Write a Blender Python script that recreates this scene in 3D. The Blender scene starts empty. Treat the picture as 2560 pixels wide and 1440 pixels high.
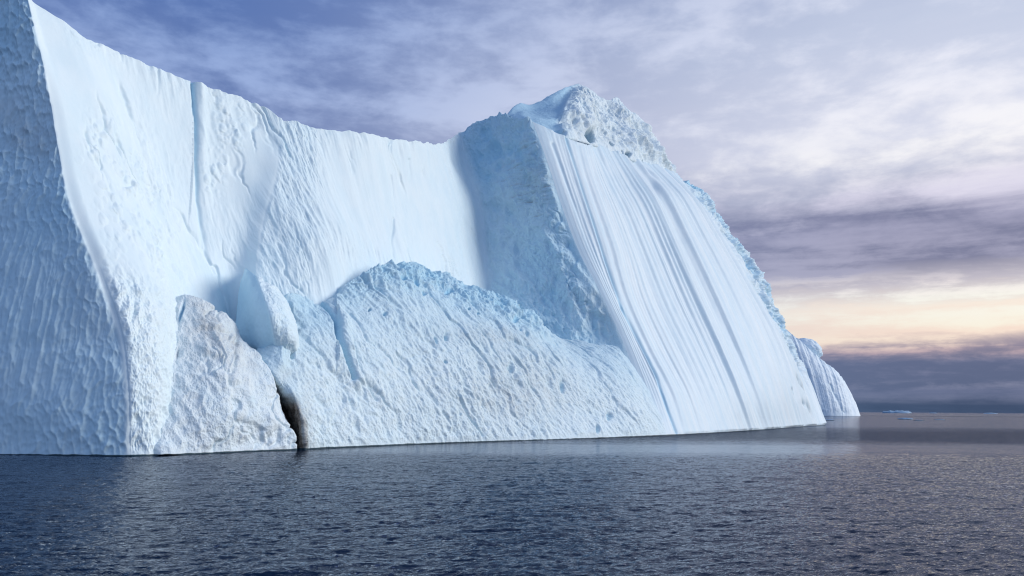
import bpy, math
import numpy as np
from mathutils import Euler, Vector

S = bpy.context.scene
# ------------------------------------------------------------------ camera
H = 4.5                      # eye height over the sea, metres
F = 1991.0                   # focal length in photograph pixels (2560 wide)
PITCH = math.atan(304.0 / F)
ROLL = math.radians(-0.40)
cam_d = bpy.data.cameras.new('camera')
cam = bpy.data.objects.new('camera', cam_d)
S.collection.objects.link(cam)
cam_d.sensor_width = 36.0
cam_d.lens = 36.0 * F / 2560.0
cam_d.clip_start = 0.5
cam_d.clip_end = 90000.0
cam.location = (0, 0, H)
rot = Euler((math.pi / 2 + PITCH, 0, 0)).to_matrix() @ Euler((0, 0, -ROLL)).to_matrix()
cam.rotation_euler = rot.to_euler()
S.camera = cam
ROT = np.array(rot)

# ------------------------------------------------------------------ light and exposure
S.view_settings.view_transform = 'Standard'
S.view_settings.look = 'None'
S.view_settings.exposure = 0.0
S.view_settings.gamma = 1.0
S.render.resolution_x = 1024
S.render.resolution_y = 576
S.cycles.filter_width = 1.15
SUN_AZ = math.radians(85)    # clockwise from the view direction (+Y)
SUN_EL = math.radians(24)
sd = bpy.data.lights.new('sun', 'SUN')
sd.energy = 2.25
sd.angle = math.radians(34)
sd.color = (1.0, 0.97, 0.91)
sun = bpy.data.objects.new('sun', sd)
S.collection.objects.link(sun)
to_sun = Vector((math.sin(SUN_AZ) * math.cos(SUN_EL), math.cos(SUN_AZ) * math.cos(SUN_EL), math.sin(SUN_EL)))
sun.rotation_euler = to_sun.to_track_quat('Z', 'Y').to_euler()

def lin(c):
    return tuple((v / 255 / 12.92) if v / 255 <= 0.04045 else ((v / 255 + 0.055) / 1.055) ** 2.4 for v in c) + (1.0,)

class NT:
    """small helper around a node tree"""
    def __init__(s, tree):
        s.t = tree
        s.n = tree.nodes
        s.l = tree.links
    def _in(s, node, i, v):
        if v is None:
            return
        if isinstance(v, bpy.types.NodeSocket):
            s.l.new(v, node.inputs[i])
        else:
            node.inputs[i].default_value = v
    def math(s, op, a, b=None, c=None, clamp=False):
        n = s.n.new('ShaderNodeMath'); n.operation = op; n.use_clamp = clamp
        s._in(n, 0, a); s._in(n, 1, b); s._in(n, 2, c)
        return n.outputs[0]
    def vmath(s, op, a, b=None):
        n = s.n.new('ShaderNodeVectorMath'); n.operation = op
        s._in(n, 0, a); s._in(n, 1, b)
        return n.outputs['Value'] if op in ('DOT_PRODUCT', 'LENGTH') else n.outputs[0]
    def sep(s, v):
        n = s.n.new('ShaderNodeSeparateXYZ'); s._in(n, 0, v)
        return n.outputs[0], n.outputs[1], n.outputs[2]
    def comb(s, x, y, z):
        n = s.n.new('ShaderNodeCombineXYZ'); s._in(n, 0, x); s._in(n, 1, y); s._in(n, 2, z)
        return n.outputs[0]
    def noise(s, vec, scale, detail=4, rough=0.5, dist=0.0, lac=2.0):
        n = s.n.new('ShaderNodeTexNoise')
        s._in(n, 'Vector', vec); n.inputs['Scale'].default_value = scale
        n.inputs['Detail'].default_value = detail; n.inputs['Roughness'].default_value = rough
        n.inputs['Distortion'].default_value = dist; n.inputs['Lacunarity'].default_value = lac
        return n.outputs['Fac']
    def ramp(s, fac, stops, interp='LINEAR'):
        n = s.n.new('ShaderNodeValToRGB'); s._in(n, 0, fac)
        cr = n.color_ramp; cr.interpolation = interp
        while len(cr.elements) < len(stops):
            cr.elements.new(1.0)
        for e, (p, c) in zip(cr.elements, stops):
            e.position = p
            e.color = c if len(c) == 4 else tuple(c) + (1,)
        return n.outputs[0]
    def maprange(s, v, a, b, c=0.0, d=1.0, smooth=True):
        n = s.n.new('ShaderNodeMapRange'); n.interpolation_type = 'SMOOTHSTEP' if smooth else 'LINEAR'
        s._in(n, 'Value', v)
        n.inputs['From Min'].default_value = a; n.inputs['From Max'].default_value = b
        n.inputs['To Min'].default_value = c; n.inputs['To Max'].default_value = d
        return n.outputs['Result']
    def mix(s, f, a, b, mode='MIX'):
        n = s.n.new('ShaderNodeMix'); n.data_type = 'RGBA'; n.blend_type = mode
        s._in(n, 0, f); s._in(n, 6, a); s._in(n, 7, b)
        return n.outputs[2]
    def attr(s, name):
        n = s.n.new('ShaderNodeAttribute'); n.attribute_name = name
        return n.outputs['Fac']

# ------------------------------------------------------------------ sky (world): broken overcast over a low sun
world = bpy.data.worlds.new('World')
S.world = world
world.use_nodes = True
world.node_tree.nodes.clear()
w = NT(world.node_tree)
tc = w.n.new('ShaderNodeTexCoord')
d = w.vmath('NORMALIZE', tc.outputs['Generated'])
dx, dy, dz = w.sep(d)
zpos = w.math('MAXIMUM', dz, 0.0)
# towards the bright side (right of the view)
hl = w.math('SQRT', w.math('MAXIMUM', w.math('SUBTRACT', 1.0, w.math('MULTIPLY', dz, dz)), 1e-4))
BA = math.radians(72)
bdot = w.math('DIVIDE', w.math('ADD', w.math('MULTIPLY', dx, math.sin(BA)), w.math('MULTIPLY', dy, math.cos(BA))), hl)
zc = w.math('ADD', zpos, 0.22)
P = w.comb(w.math('DIVIDE', dx, zc), w.math('DIVIDE', dy, zc), 0.0)
az = w.math('ARCTAN2', dx, dy)
big = w.noise(P, 1.3, 4, 0.5, 0.1)
mid = w.noise(w.comb(w.math('MULTIPLY', az, 3.0), w.math('MULTIPLY', dz, 7.5), 5.7), 2.9, 9, 0.58, 0.12)
streak = w.noise(w.comb(w.math('MULTIPLY', az, 2.2), w.math('MULTIPLY', dz, 26.0), 3.3), 1.6, 6, 0.55, 0.4)
fine = w.noise(w.comb(w.math('MULTIPLY', az, 9.0), w.math('MULTIPLY', dz, 30.0), 1.1), 2.0, 8, 0.65, 0.3)
lowf = w.maprange(dz, 0.12, 0.27)
n1 = w.math('ADD', w.math('MULTIPLY', big, 0.42), w.math('MULTIPLY', mid, 0.58))
n2 = w.math('ADD', w.math('MULTIPLY', streak, 0.62), w.math('MULTIPLY', fine, 0.38))
nn = w.math('ADD', w.math('MULTIPLY', n1, lowf), w.math('MULTIPLY', n2, w.math('SUBTRACT', 1.0, lowf)))
cf = w.maprange(nn, 0.41, 0.59)
zz = w.math('ADD', zpos, w.math('MULTIPLY', w.math('SUBTRACT', n2, 0.5), w.maprange(dz, 0.02, 0.14, 0.0, 0.07)))
RB = [(0.0, (62, 82, 116)), (.009, (58, 78, 112)), (.014, (104, 114, 145)), (.024, (104, 114, 148)), (.031, (138, 142, 170)), (.036, (110, 118, 152)), (.056, (128, 130, 160)),
      (.068, (205, 178, 182)), (.080, (255, 234, 214)), (.10, (255, 247, 230)), (.130, (255, 252, 242)), (.145, (250, 240, 238)), (.165, (170, 168, 192)), (.215, (168, 167, 194)),
      (.245, (226, 222, 240)), (.285, (255, 253, 255)), (.34, (246, 246, 255)), (.42, (232, 236, 252)), (.55, (196, 206, 232)), (1.0, (110, 130, 172))]
RD = [(0.0, (50, 72, 104)), (.011, (54, 74, 108)), (.018, (86, 100, 134)), (.056, (94, 104, 138)), (.070, (150, 140, 160)), (.085, (252, 228, 212)), (.115, (254, 240, 226)),
      (.14, (196, 190, 202)), (.165, (122, 124, 154)), (.215, (124, 127, 158)), (.25, (184, 188, 210)), (.30, (222, 225, 242)), (.42, (202, 211, 234)), (.55, (160, 175, 212)), (1.0, (90, 110, 155))]
LB = [(0.0, (136, 172, 215)), (.10, (150, 182, 222)), (.25, (174, 190, 226)), (.36, (158, 180, 226)), (.46, (134, 162, 216)), (.6, (98, 124, 178)), (1.0, (84, 108, 156))]
LD = [(0.0, (118, 156, 206)), (.10, (124, 158, 206)), (.25, (122, 139, 186)), (.36, (108, 131, 184)), (.46, (92, 121, 182)), (.6, (70, 94, 150)), (1.0, (66, 88, 136))]
L = lambda st: [(p, lin(c)) for p, c in st]
rb, rd, lb, ld = (w.ramp(zz, L(q)) for q in (RB, RD, LB, LD))
side = w.maprange(bdot, -0.10, 0.80)
col = w.mix(cf, w.mix(side, ld, rd), w.mix(side, lb, rb))
backf = w.maprange(dy, 0.05, -0.75, 0.0, 1.0)
col = w.mix(backf, col, lin((156, 182, 226)))
skyt = w.n.new('ShaderNodeTexSky'); skyt.sky_type = 'NISHITA'; skyt.sun_disc = False
skyt.sun_elevation = SUN_EL; skyt.sun_rotation = SUN_AZ
bg1 = w.n.new('ShaderNodeBackground'); w.l.new(skyt.outputs[0], bg1.inputs[0]); bg1.inputs[1].default_value = 0.05
bg2 = w.n.new('ShaderNodeBackground'); w.l.new(col, bg2.inputs[0]); bg2.inputs[1].default_value = 1.0
mx = w.n.new('ShaderNodeMixShader'); mx.inputs[0].default_value = 0.94
w.l.new(bg1.outputs[0], mx.inputs[1]); w.l.new(bg2.outputs[0], mx.inputs[2])
wo = w.n.new('ShaderNodeOutputWorld'); w.l.new(mx.outputs[0], wo.inputs[0])

# ------------------------------------------------------------------ pixel -> world
def ray(px, py):
    v = np.array([(px - 1280.0) / F, (720.0 - py) / F, -1.0])
    return ROT @ v
DS = 1.028                            # control distances below are in units of this many metres
def P3(px, py, D):                    # the point on the ray at distance D (along +Y)
    r = ray(px, py); D = D * DS
    return np.array([0, 0, H]) + r * (D / r[1])
def W(px, py):                        # where the ray meets the sea
    r = ray(px, py)
    return np.array([0, 0, H]) + r * (-H / r[2])
def B(px, D):                         # hidden foot below the sea
    p = P3(px, 1000, D); p[2] = -1.2
    return p
def pt(q):
    if isinstance(q, np.ndarray): return q
    if len(q) == 2: return W(*q)
    return P3(*q)
def pix(p):                           # world -> photograph pixel (to find a spot again on a built surface)
    q = (p - np.array([0, 0, H])) @ ROT
    return 1280 + F * q[..., 0] / -q[..., 2], 720 - F * q[..., 1] / -q[..., 2]

# ------------------------------------------------------------------ noise in numpy
def _h(ix, iy, iz, seed):
    n = (ix.astype(np.int64) * 374761393 + iy.astype(np.int64) * 668265263 + iz.astype(np.int64) * 2147483647 + seed * 1274126177) & 0xffffffff
    n = ((n ^ (n >> 13)) * 1274126177) & 0xffffffff
    n = ((n ^ (n >> 16)) * 2246822519) & 0xffffffff
    n = n ^ (n >> 15)
    return n
def noise3(x, y, z, seed=0):
    fx, fy, fz = np.floor(x), np.floor(y), np.floor(z)
    tx, ty, tz = x - fx, y - fy, z - fz
    ux, uy, uz = (t * t * t * (t * (t * 6 - 15) + 10) for t in (tx, ty, tz))
    out = 0
    for a in (0, 1):
        for b in (0, 1):
            for c in (0, 1):
                h = _h(fx + a, fy + b, fz + c, seed)
                g1 = (h & 1023) / 511.5 - 1; g2 = ((h >> 10) & 1023) / 511.5 - 1; g3 = ((h >> 20) & 1023) / 511.5 - 1
                v = g1 * (tx - a) + g2 * (ty - b) + g3 * (tz - c)
                out = out + v * (ux if a else 1 - ux) * (uy if b else 1 - uy) * (uz if c else 1 - uz)
    return out * 1.15
def fbm(x, y, z, o=4, g=0.5, seed=0, ridged=False):
    s, a, f, t = 0, 1.0, 1.0, 0
    for i in range(o):
        n = noise3(x * f, y * f, z * f + 11.3 * i, seed + i)
        if ridged: n = 1 - 2 * np.abs(n) * 1.6
        s = s + n * a; t += a; a *= g; f *= 2.03
    return s / t
def worley(x, y, seed=0, jit=0.9):
    fx, fy = np.floor(x), np.floor(y)
    d1 = np.full(x.shape, 9.0); d2 = np.full(x.shape, 9.0); cid = np.zeros(x.shape)
    for a in (-1, 0, 1):
        for b in (-1, 0, 1):
            cx, cy = fx + a, fy + b
            h = _h(cx, cy, cx * 0 + 5, seed)
            ox = 0.5 + jit * ((h & 1023) / 1023 - 0.5); oy = 0.5 + jit * (((h >> 10) & 1023) / 1023 - 0.5)
            dd = np.hypot(cx + ox - x, cy + oy - y)
            m = dd < d1
            d2 = np.where(m, d1, np.minimum(d2, dd)); cid = np.where(m, ((h >> 20) & 1023) / 1023, cid); d1 = np.where(m, dd, d1)
    return d1, d2, cid
def ss(a, b, x):
    t = np.clip((x - a) / (b - a), 0, 1)
    return t * t * (3 - 2 * t)
def blob(px, py, cx, cy, rx, ry, ang=0.0, p=2.0):
    c, s = math.cos(math.radians(ang)), math.sin(math.radians(ang))
    X, Y = (px - cx), (py - cy)
    return np.exp(-(((c * X + s * Y) / rx) ** 2 + ((-s * X + c * Y) / ry) ** 2) ** (p / 2))
def line_d(px, py, pts):              # distance in pixels to a polyline, and the fraction along it
    best = np.full(px.shape, 1e9); fr = np.zeros(px.shape)
    n = len(pts) - 1
    for i in range(n):
        (ax, ay), (bx, by) = pts[i], pts[i + 1]
        L2 = (bx - ax) ** 2 + (by - ay) ** 2
        t = np.clip(((px - ax) * (bx - ax) + (py - ay) * (by - ay)) / L2, 0, 1)
        dd = np.hypot(px - ax - t * (bx - ax), py - ay - t * (by - ay))
        m = dd < best
        best = np.where(m, dd, best); fr = np.where(m, (i + t) / n, fr)
    return best, fr

# ------------------------------------------------------------------ lofts
def pchip(x, Y, xi):
    """monotone cubic through Y (n, ...) at x, sampled at xi"""
    h = np.diff(x); dY = np.diff(Y, axis=0) / h.reshape(-1, *([1] * (Y.ndim - 1)))
    n = len(x)
    m = np.zeros_like(Y)
    if n == 2:
        m[0] = m[1] = dY[0]
    else:
        for i in range(1, n - 1):
            a, b = dY[i - 1], dY[i]
            w1, w2 = 2 * h[i] + h[i - 1], h[i] + 2 * h[i - 1]
            # gentle (not zeroing) average, limited
            av = (a * h[i] + b * h[i - 1]) / (h[i] + h[i - 1])
            m[i] = av
        m[0] = dY[0]; m[-1] = dY[-1]
    k = np.clip(np.searchsorted(x, xi, side='right') - 1, 0, n - 2)
    hh = h[k]; t = (xi - x[k]) / hh
    sh = (-1,) + (1,) * (Y.ndim - 1)
    t = t.reshape(sh); hh = hh.reshape(sh)
    return ((1 + 2 * t) * (1 - t) ** 2) * Y[k] + (t * (1 - t) ** 2) * hh * m[k] + (t * t * (3 - 2 * t)) * Y[k + 1] + (t * t * (t - 1)) * hh * m[k + 1]
def loft(ribs, nu, nv, creases=(), vcreases=(), vpow=1.0):
    """ribs[i][j] control points -> grid (nu, nv, 3); also returns u (rib index) and v (0..1)"""
    C = np.array([[pt(q) for q in r] for r in ribs], float)       # (R, L, 3)
    R, Lv = C.shape[:2]
    # rows first
    dv = np.r_[0, np.cumsum(np.linalg.norm(np.diff(C, axis=1), axis=2).mean(0))]; dv /= dv[-1]
    vi = np.linspace(0, 1, nv) ** vpow
    def seg(x, Y, xi, cr):
        cuts = [0] + sorted(cr) + [len(x) - 1]
        out = np.zeros((len(xi),) + Y.shape[1:])
        for a, b in zip(cuts[:-1], cuts[1:]):
            m = (xi >= x[a] - 1e-12) & (xi <= x[b] + 1e-12)
            if m.any(): out[m] = pchip(x[a:b + 1], Y[a:b + 1], xi[m])
        return out
    A = seg(dv, np.swapaxes(C, 0, 1), vi, list(vcreases))          # (nv, R, 3)
    du = np.r_[0, np.cumsum(np.linalg.norm(np.diff(C, axis=0), axis=2).mean(1))]; du /= du[-1]
    # columns even in the picture rather than in metres: cheap way to spend vertices where they show
    cx = np.array([pix(C[i])[0].mean() for i in range(R)])
    cu = np.r_[0, np.cumsum(np.abs(np.diff(cx)) + 2)]; cu /= cu[-1]
    ui = np.interp(np.linspace(0, 1, nu), cu, du)
    G = seg(du, np.swapaxes(A, 0, 1), ui, list(creases))           # (nu, nv, 3)
    ur = np.interp(ui, du, np.arange(R))
    return G, ur[:, None] * np.ones((1, nv)), np.ones((nu, 1)) * vi[None], du
def blur(G, n, axis=0):
    for _ in range(n):
        K = G.copy()
        if axis in (0, 2): K[1:-1] = 0.25 * G[:-2] + 0.5 * G[1:-1] + 0.25 * G[2:]; G = K; K = G.copy()
        if axis in (1, 2): K[:, 1:-1] = 0.25 * G[:, :-2] + 0.5 * G[:, 1:-1] + 0.25 * G[:, 2:]; G = K
    return G
def blur_wide(G, r):                  # three running means along axis 0
    for _ in range(3):
        P_ = np.concatenate([np.repeat(G[:1], r + 1, 0), G, np.repeat(G[-1:], r, 0)])
        c = np.cumsum(P_, 0)
        G = (c[2 * r + 1:] - c[:-2 * r - 1]) / (2 * r + 1)
    return G
def normals(G):
    a = np.gradient(G, axis=0); b = np.gradient(G, axis=1)
    n = np.cross(a, b); n /= np.linalg.norm(n, axis=2, keepdims=True) + 1e-9
    v = np.array([0, 0, H]) - G
    if (n * v).sum() < 0: n = -n
    return n
def arc(G):
    """metres along u at each row, and metres along v"""
    s = np.zeros(G.shape[:2]); s[1:] = np.cumsum(np.linalg.norm(np.diff(G, axis=0), axis=2), axis=0)
    t = np.zeros(G.shape[:2]); t[:, 1:] = np.cumsum(np.linalg.norm(np.diff(G, axis=1), axis=2), axis=1)
    return s, t

root = bpy.data.objects.new('iceberg', None)
S.collection.objects.link(root)
root.location = (0, 110, 0)
root['label'] = 'huge white and pale blue iceberg with a pointed summit and a slanting striped slope'
root['category'] = 'iceberg'

def grid_mesh(name, G, mat, attrs, parent=root, back=None, closed=None):
    """one mesh from a grid; back = list of (away, z factor) rows that close the body behind the crest"""
    nu, nv = G.shape[:2]
    if back:
        top = G[:, -1]
        k = np.ones(41) / 41
        pad = np.pad(top, ((20, 20), (0, 0)), mode='edge')
        smt = np.stack([np.convolve(pad[:, c], k, 'valid') for c in range(3)], 1)
        away = smt[:, :2].copy()
        away /= np.linalg.norm(away, axis=1, keepdims=True)
        rows = []
        for i, (a, zf) in enumerate(back):
            wgt = min(1.0, a / 6.0)
            base = top * (1 - wgt) + smt * wgt
            q = base.copy(); q[:, :2] += away * a; q[:, 2] = base[:, 2] * zf if zf > 0 else zf
            rows.append(q)
        G = np.concatenate([G, np.stack(rows, 1)], 1)
        attrs = {k_: np.concatenate([v_, np.repeat(v_[:, -1:], len(back), 1)], 1) for k_, v_ in attrs.items()}
        nv = G.shape[1]
    V = G.reshape(-1, 3) - np.array(parent.location)
    idx = np.arange(nu * nv).reshape(nu, nv)
    q = np.stack([idx[:-1, :-1], idx[1:, :-1], idx[1:, 1:], idx[:-1, 1:]], -1).reshape(-1, 4)
    me = bpy.data.meshes.new(name)
    me.vertices.add(len(V)); me.vertices.foreach_set('co', V.astype(np.float32).ravel())
    me.loops.add(q.size); me.loops.foreach_set('vertex_index', q.astype(np.int32).ravel())
    me.polygons.add(len(q))
    me.polygons.foreach_set('loop_start', np.arange(0, q.size, 4, dtype=np.int32))
    me.polygons.foreach_set('use_smooth', np.ones(len(q), bool))
    me.update(calc_edges=True)
    for k_, v_ in attrs.items():
        a = me.attributes.new(k_, 'FLOAT', 'POINT'); a.data.foreach_set('value', np.clip(v_, 0, 1).astype(np.float32).ravel())
    me.materials.append(mat)
    ob = bpy.data.objects.new(name, me)
    S.collection.objects.link(ob)
    ob.parent = parent
    return ob

# ------------------------------------------------------------------ materials
def ice_material(name, base=(0.77, 0.865, 0.895), blue=(0.36, 0.63, 0.80), bump=0.25, bscale=2.2, rough=0.5, stretch=(1, 1, 0.45)):
    m = bpy.data.materials.new(name); m.use_nodes = True
    t = NT(m.node_tree); m.node_tree.nodes.clear()
    tcn = t.n.new('ShaderNodeTexCoord')
    pos = t.vmath('MULTIPLY', tcn.outputs['Object'], stretch)
    nb = t.noise(pos, 0.35, 5, 0.6)
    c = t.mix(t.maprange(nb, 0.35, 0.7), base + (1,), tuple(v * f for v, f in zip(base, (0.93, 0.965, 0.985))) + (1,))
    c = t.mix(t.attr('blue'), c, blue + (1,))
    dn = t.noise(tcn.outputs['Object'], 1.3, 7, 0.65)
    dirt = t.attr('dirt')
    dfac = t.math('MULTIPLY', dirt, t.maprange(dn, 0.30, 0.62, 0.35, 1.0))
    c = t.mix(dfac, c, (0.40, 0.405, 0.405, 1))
    c = t.mix(t.attr('dirt_shade'), c, t.mix(t.maprange(t.noise(tcn.outputs['Object'], 1.1, 5, 0.65), .35, .62), (0.07, 0.058, 0.05, 1), (0.30, 0.265, 0.235, 1)))  # brown dirt of the cleft; also darkens summit hollows as painted shade
    # dark rim at the waterline: water-soaked ice and the undercut's shade painted in
    geo = t.n.new('ShaderNodeNewGeometry')
    gz = t.sep(geo.outputs['Position'])[2]
    wz = t.math('SUBTRACT', gz, t.math('MULTIPLY', t.noise(tcn.outputs['Object'], 0.8, 4, 0.6), 0.22))
    wet_shade = t.maprange(wz, 0.02, 0.10, 1.0, 0.0)
    c = t.mix(wet_shade, c, (0.03, 0.06, 0.08, 1))
    b1 = t.noise(pos, bscale, 8, 0.62)
    b2 = t.noise(tcn.outputs['Object'], bscale * 5, 4, 0.6)
    hgt = t.math('ADD', b1, t.math('MULTIPLY', b2, 0.25))
    bn = t.n.new('ShaderNodeBump'); bn.inputs['Strength'].default_value = bump; bn.inputs['Distance'].default_value = 0.5
    t._in(bn, 'Height', hgt)
    p = t.n.new('ShaderNodeBsdfPrincipled')
    t._in(p, 'Base Color', c); p.inputs['Roughness'].default_value = rough
    p.inputs['IOR'].default_value = 1.31
    p.inputs['Specular IOR Level'].default_value = 0.35
    t.l.new(bn.outputs[0], p.inputs['Normal'])
    o = t.n.new('ShaderNodeOutputMaterial'); t.l.new(p.outputs[0], o.inputs[0])
    return m
M_wall = ice_material('ice', bump=0.05, rough=0.45)
M_rough = ice_material('rough_ice', bump=0.45, bscale=1.6)
M_stripe = ice_material('striped_ice', base=(0.79, 0.865, 0.90), bump=0.10, bscale=1.5, rough=0.42)
M_summit = ice_material('summit_ice', base=(0.78, 0.86, 0.89), bump=0.5, bscale=1.0, rough=0.6)
M_foot = ice_material('foot_ice', base=(0.80, 0.875, 0.905), bump=0.45, bscale=2.0, rough=0.5)

# ------------------------------------------------------------------ the main wall: control ribs, foot to crest
ribs = [
 [(-420, 1139), (-420, 1000, 77), (-420, 850, 78), (-420, 690, 80), (-420, 500, 82), (-420, 370, 84), (-420, 180, 86), (-420, -90, 88)],
 [(0, 1139), (0, 1000, 72.8), (0, 850, 73.8), (0, 690, 75.0), (0, 500, 76.6), (0, 370, 77.9), (0, 180, 79.8), (-10, -70, 81.8)],
 [(180, 1141), (178, 1000, 72.3), (170, 850, 73.2), (140, 690, 74.4), (95, 500, 76.0), (80, 370, 77.2), (60, 180, 79), (30, -55, 81)],
 [(322, 1142), (320, 1000, 72.2), (302, 850, 73), (245, 690, 74), (172, 500, 75.5), (145, 370, 76.7), (112, 180, 78.5), (62, -30, 80.5)],        # 3 ridge
 [(385, 1140), (390, 1000, 74.5), (385, 850, 76), (350, 690, 78), (285, 500, 80.5), (255, 370, 82), (220, 190, 83.5), (183, 54, 84.5)],
 [B(480, 82), (480, 1000, 82.5), (475, 850, 84.5), (440, 700, 87), (400, 520, 89), (370, 390, 90.5), (335, 250, 91), (300, 125, 91.5)],
 [B(560, 89), (560, 1000, 89.5), (560, 870, 91.5), (540, 730, 94), (520, 560, 97), (505, 430, 98.7), (490, 310, 99.8), (480, 206, 100.5)],
 [B(596, 94), (596, 1000, 94.5), (594, 880, 95.6), (600, 720, 97.8), (620, 560, 101.6), (642, 430, 105.0), (654, 330, 107.2), (664, 267, 108.6)],      # 7
 [B(650, 92), (650, 1000, 92.5), (645, 880, 94.9), (640, 690, 97.8), (655, 560, 102.0), (688, 430, 106.0), (696, 350, 108.1), (697, 292, 109.2)],    # 8 ridge
 [B(760, 98), (760, 1000, 98.5), (765, 880, 99.5), (770, 730, 101.5), (780, 580, 105.5), (790, 460, 110), (795, 380, 112.5), (800, 314, 114.5)],
 [B(930, 108), (930, 1000, 109), (935, 880, 111), (940, 740, 114), (950, 620, 118), (955, 500, 123.5), (965, 420, 127), (975, 346, 130)],
 [B(1085, 122), (1085, 1000, 123), (1085, 900, 126), (1088, 770, 130), (1090, 640, 136), (1088, 520, 141), (1085, 430, 145), (1085, 360, 148)],
 [B(1215, 146), (1215, 1000, 147), (1215, 880, 150), (1217, 740, 155), (1208, 610, 161), (1195, 500, 165), (1165, 410, 168), (1146, 332, 170)],  # 12 corner
 [B(1330, 147), (1330, 1000, 147.5), (1330, 880, 149), (1330, 740, 153), (1310, 610, 158), (1290, 500, 161), (1250, 390, 165), (1200, 298, 168)],
 [B(1500, 147), (1490, 1000, 147.5), (1450, 880, 149.5), (1415, 740, 152), (1375, 610, 155.5), (1340, 500, 158), (1305, 390, 161), (1268, 288, 165)],
 [(1645, 1090), (1608, 985, 147), (1565, 862, 150), (1505, 735, 152), (1440, 620, 154.5), (1395, 500, 156.5), (1362, 400, 158.5), (1324, 300, 160.5)],  # 15
]
# control ribs of the striped slope, which shares the spur's edge
tr = [
 [(1649, 1090), (1612, 985, 146.8), (1569, 862, 149.5), (1509, 735, 151.5), (1444, 620, 154), (1399, 500, 156.0), (1366, 400, 158.0), (1346, 335, 160)],
 [(1690, 1088), (1655, 985, 150), (1600, 870, 152.5), (1542, 740, 155), (1498, 610, 158), (1460, 500, 161), (1434, 420, 163.5), (1414, 343, 166)],
 [(1797, 1082.1), (1765, 1000, 166), (1715, 890, 169), (1655, 765, 173), (1605, 640, 177), (1560, 530, 180), (1520, 450, 183), (1484, 362, 186)],
 [(1884, 1076.6), (1855, 1000, 184), (1805, 880, 187), (1745, 745, 191), (1685, 610, 195), (1635, 500, 199), (1600, 450, 201), (1560, 392, 203)],
 [(1962, 1070.7), (1934, 990, 212), (1885, 860, 215), (1825, 725, 219), (1755, 590, 223), (1705, 500, 226), (1670, 460, 228), (1630, 416, 230)],
 [(2022, 1066.0), (1992, 985, 243), (1945, 865, 246), (1880, 740, 250), (1805, 610, 254), (1755, 530, 257), (1715, 480, 259), (1680, 436, 261)],
 [(2060, 1063.3), (2030, 995, 268), (1990, 900, 271), (1943, 775, 275), (1881, 661, 279), (1809, 565, 282), (1772, 499, 284), (1700, 448, 285)],
 [(2056, 1061.0), (2022, 995, 284), (1980, 900, 288), (1932, 780, 292), (1868, 667, 296), (1796, 572, 299), (1750, 505, 301), (1690, 452, 302)],
]
Gall, Uall, Vall, du = loft(ribs + tr[1:], 1800, 640, creases=(3, 8, 12, 15))
Gall = blur(Gall, 4, 0)
for cu_, r_, wd_, m_ in ((15, 12, .38, 1.0), (12, 6, .35, .9), (8, 2, .3, .5), (3, 14, .4, 1 - ss(.25, .6, Vall))):   # worn corners
    kk = (np.exp(-((Uall - cu_) / wd_) ** 2) * m_)[..., None]
    Gall = Gall * (1 - kk) + blur_wide(Gall, r_) * kk
ksp = int(np.searchsorted(Uall[:, 0], 15.0))
G, U, Vv = Gall[:ksp + 1], Uall[:ksp + 1], Vall[:ksp + 1]
U = np.minimum(U, 15.0)
N = normals(G)
px, py = pix(G)
s, t = arc(G)
X, Y, Z = G[..., 0], G[..., 1], G[..., 2]
q = X * 0.6 + Y * 0.8
scal = 1 - ss(2.9, 3.05, U)                                   # scalloped face
w1 = fbm(q * 0.35, Z * 0.3, q * 0, 3, seed=3)
w2 = fbm(q * 0.35 + 9, Z * 0.3, q * 0, 3, seed=4)
a1, a2, _ = worley((X + 1.6 * w1 + .18 * Z) / 0.66, (Z + 2.2 * w2 - 0.3 * X) / 1.5, 7)
b1, b2, _ = worley((X + 0.6 * w2) / 0.36, (Z + 0.6 * w1) / 0.6, 9)
flute = fbm((X + 0.5 * w1) * 1.15, Z * 0.05, X * 0, 2, seed=21, ridged=True)
fm = blob(px, py, 130, 800, 110, 230) * 0.8 + blob(px, py, 30, 800, 70, 300) * 0.5
disp = (1.15 + .45 * ss(600, 300, py)) * scal * ((1 - 0.6 * fm) * (0.30 * (np.minimum(a1, 0.75) ** 2 - 0.2) + 0.12 * (np.minimum(b1, 0.7) ** 2 - 0.2)) * (0.55 + 0.9 * np.clip(fbm(X * .12, Z * .12, X * 0, 3, seed=5) + 0.5, 0, 1)) + fm * 0.24 * flute)
disp += scal * 0.9 * fbm(X * .09, Z * .1, X * 0, 3, seed=12)
# smooth wall
wall = ss(3.0, 3.25, U) * (1 - ss(11.7, 12.2, U))
disp += wall * (2.3 * fbm((q + .3 * Z) * 0.06, Z * 0.03, q * 0, 3, .4, seed=31) + 0.02 * fbm(q * 0.9, Z * 0.35, q * 0, 4, seed=33))
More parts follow.
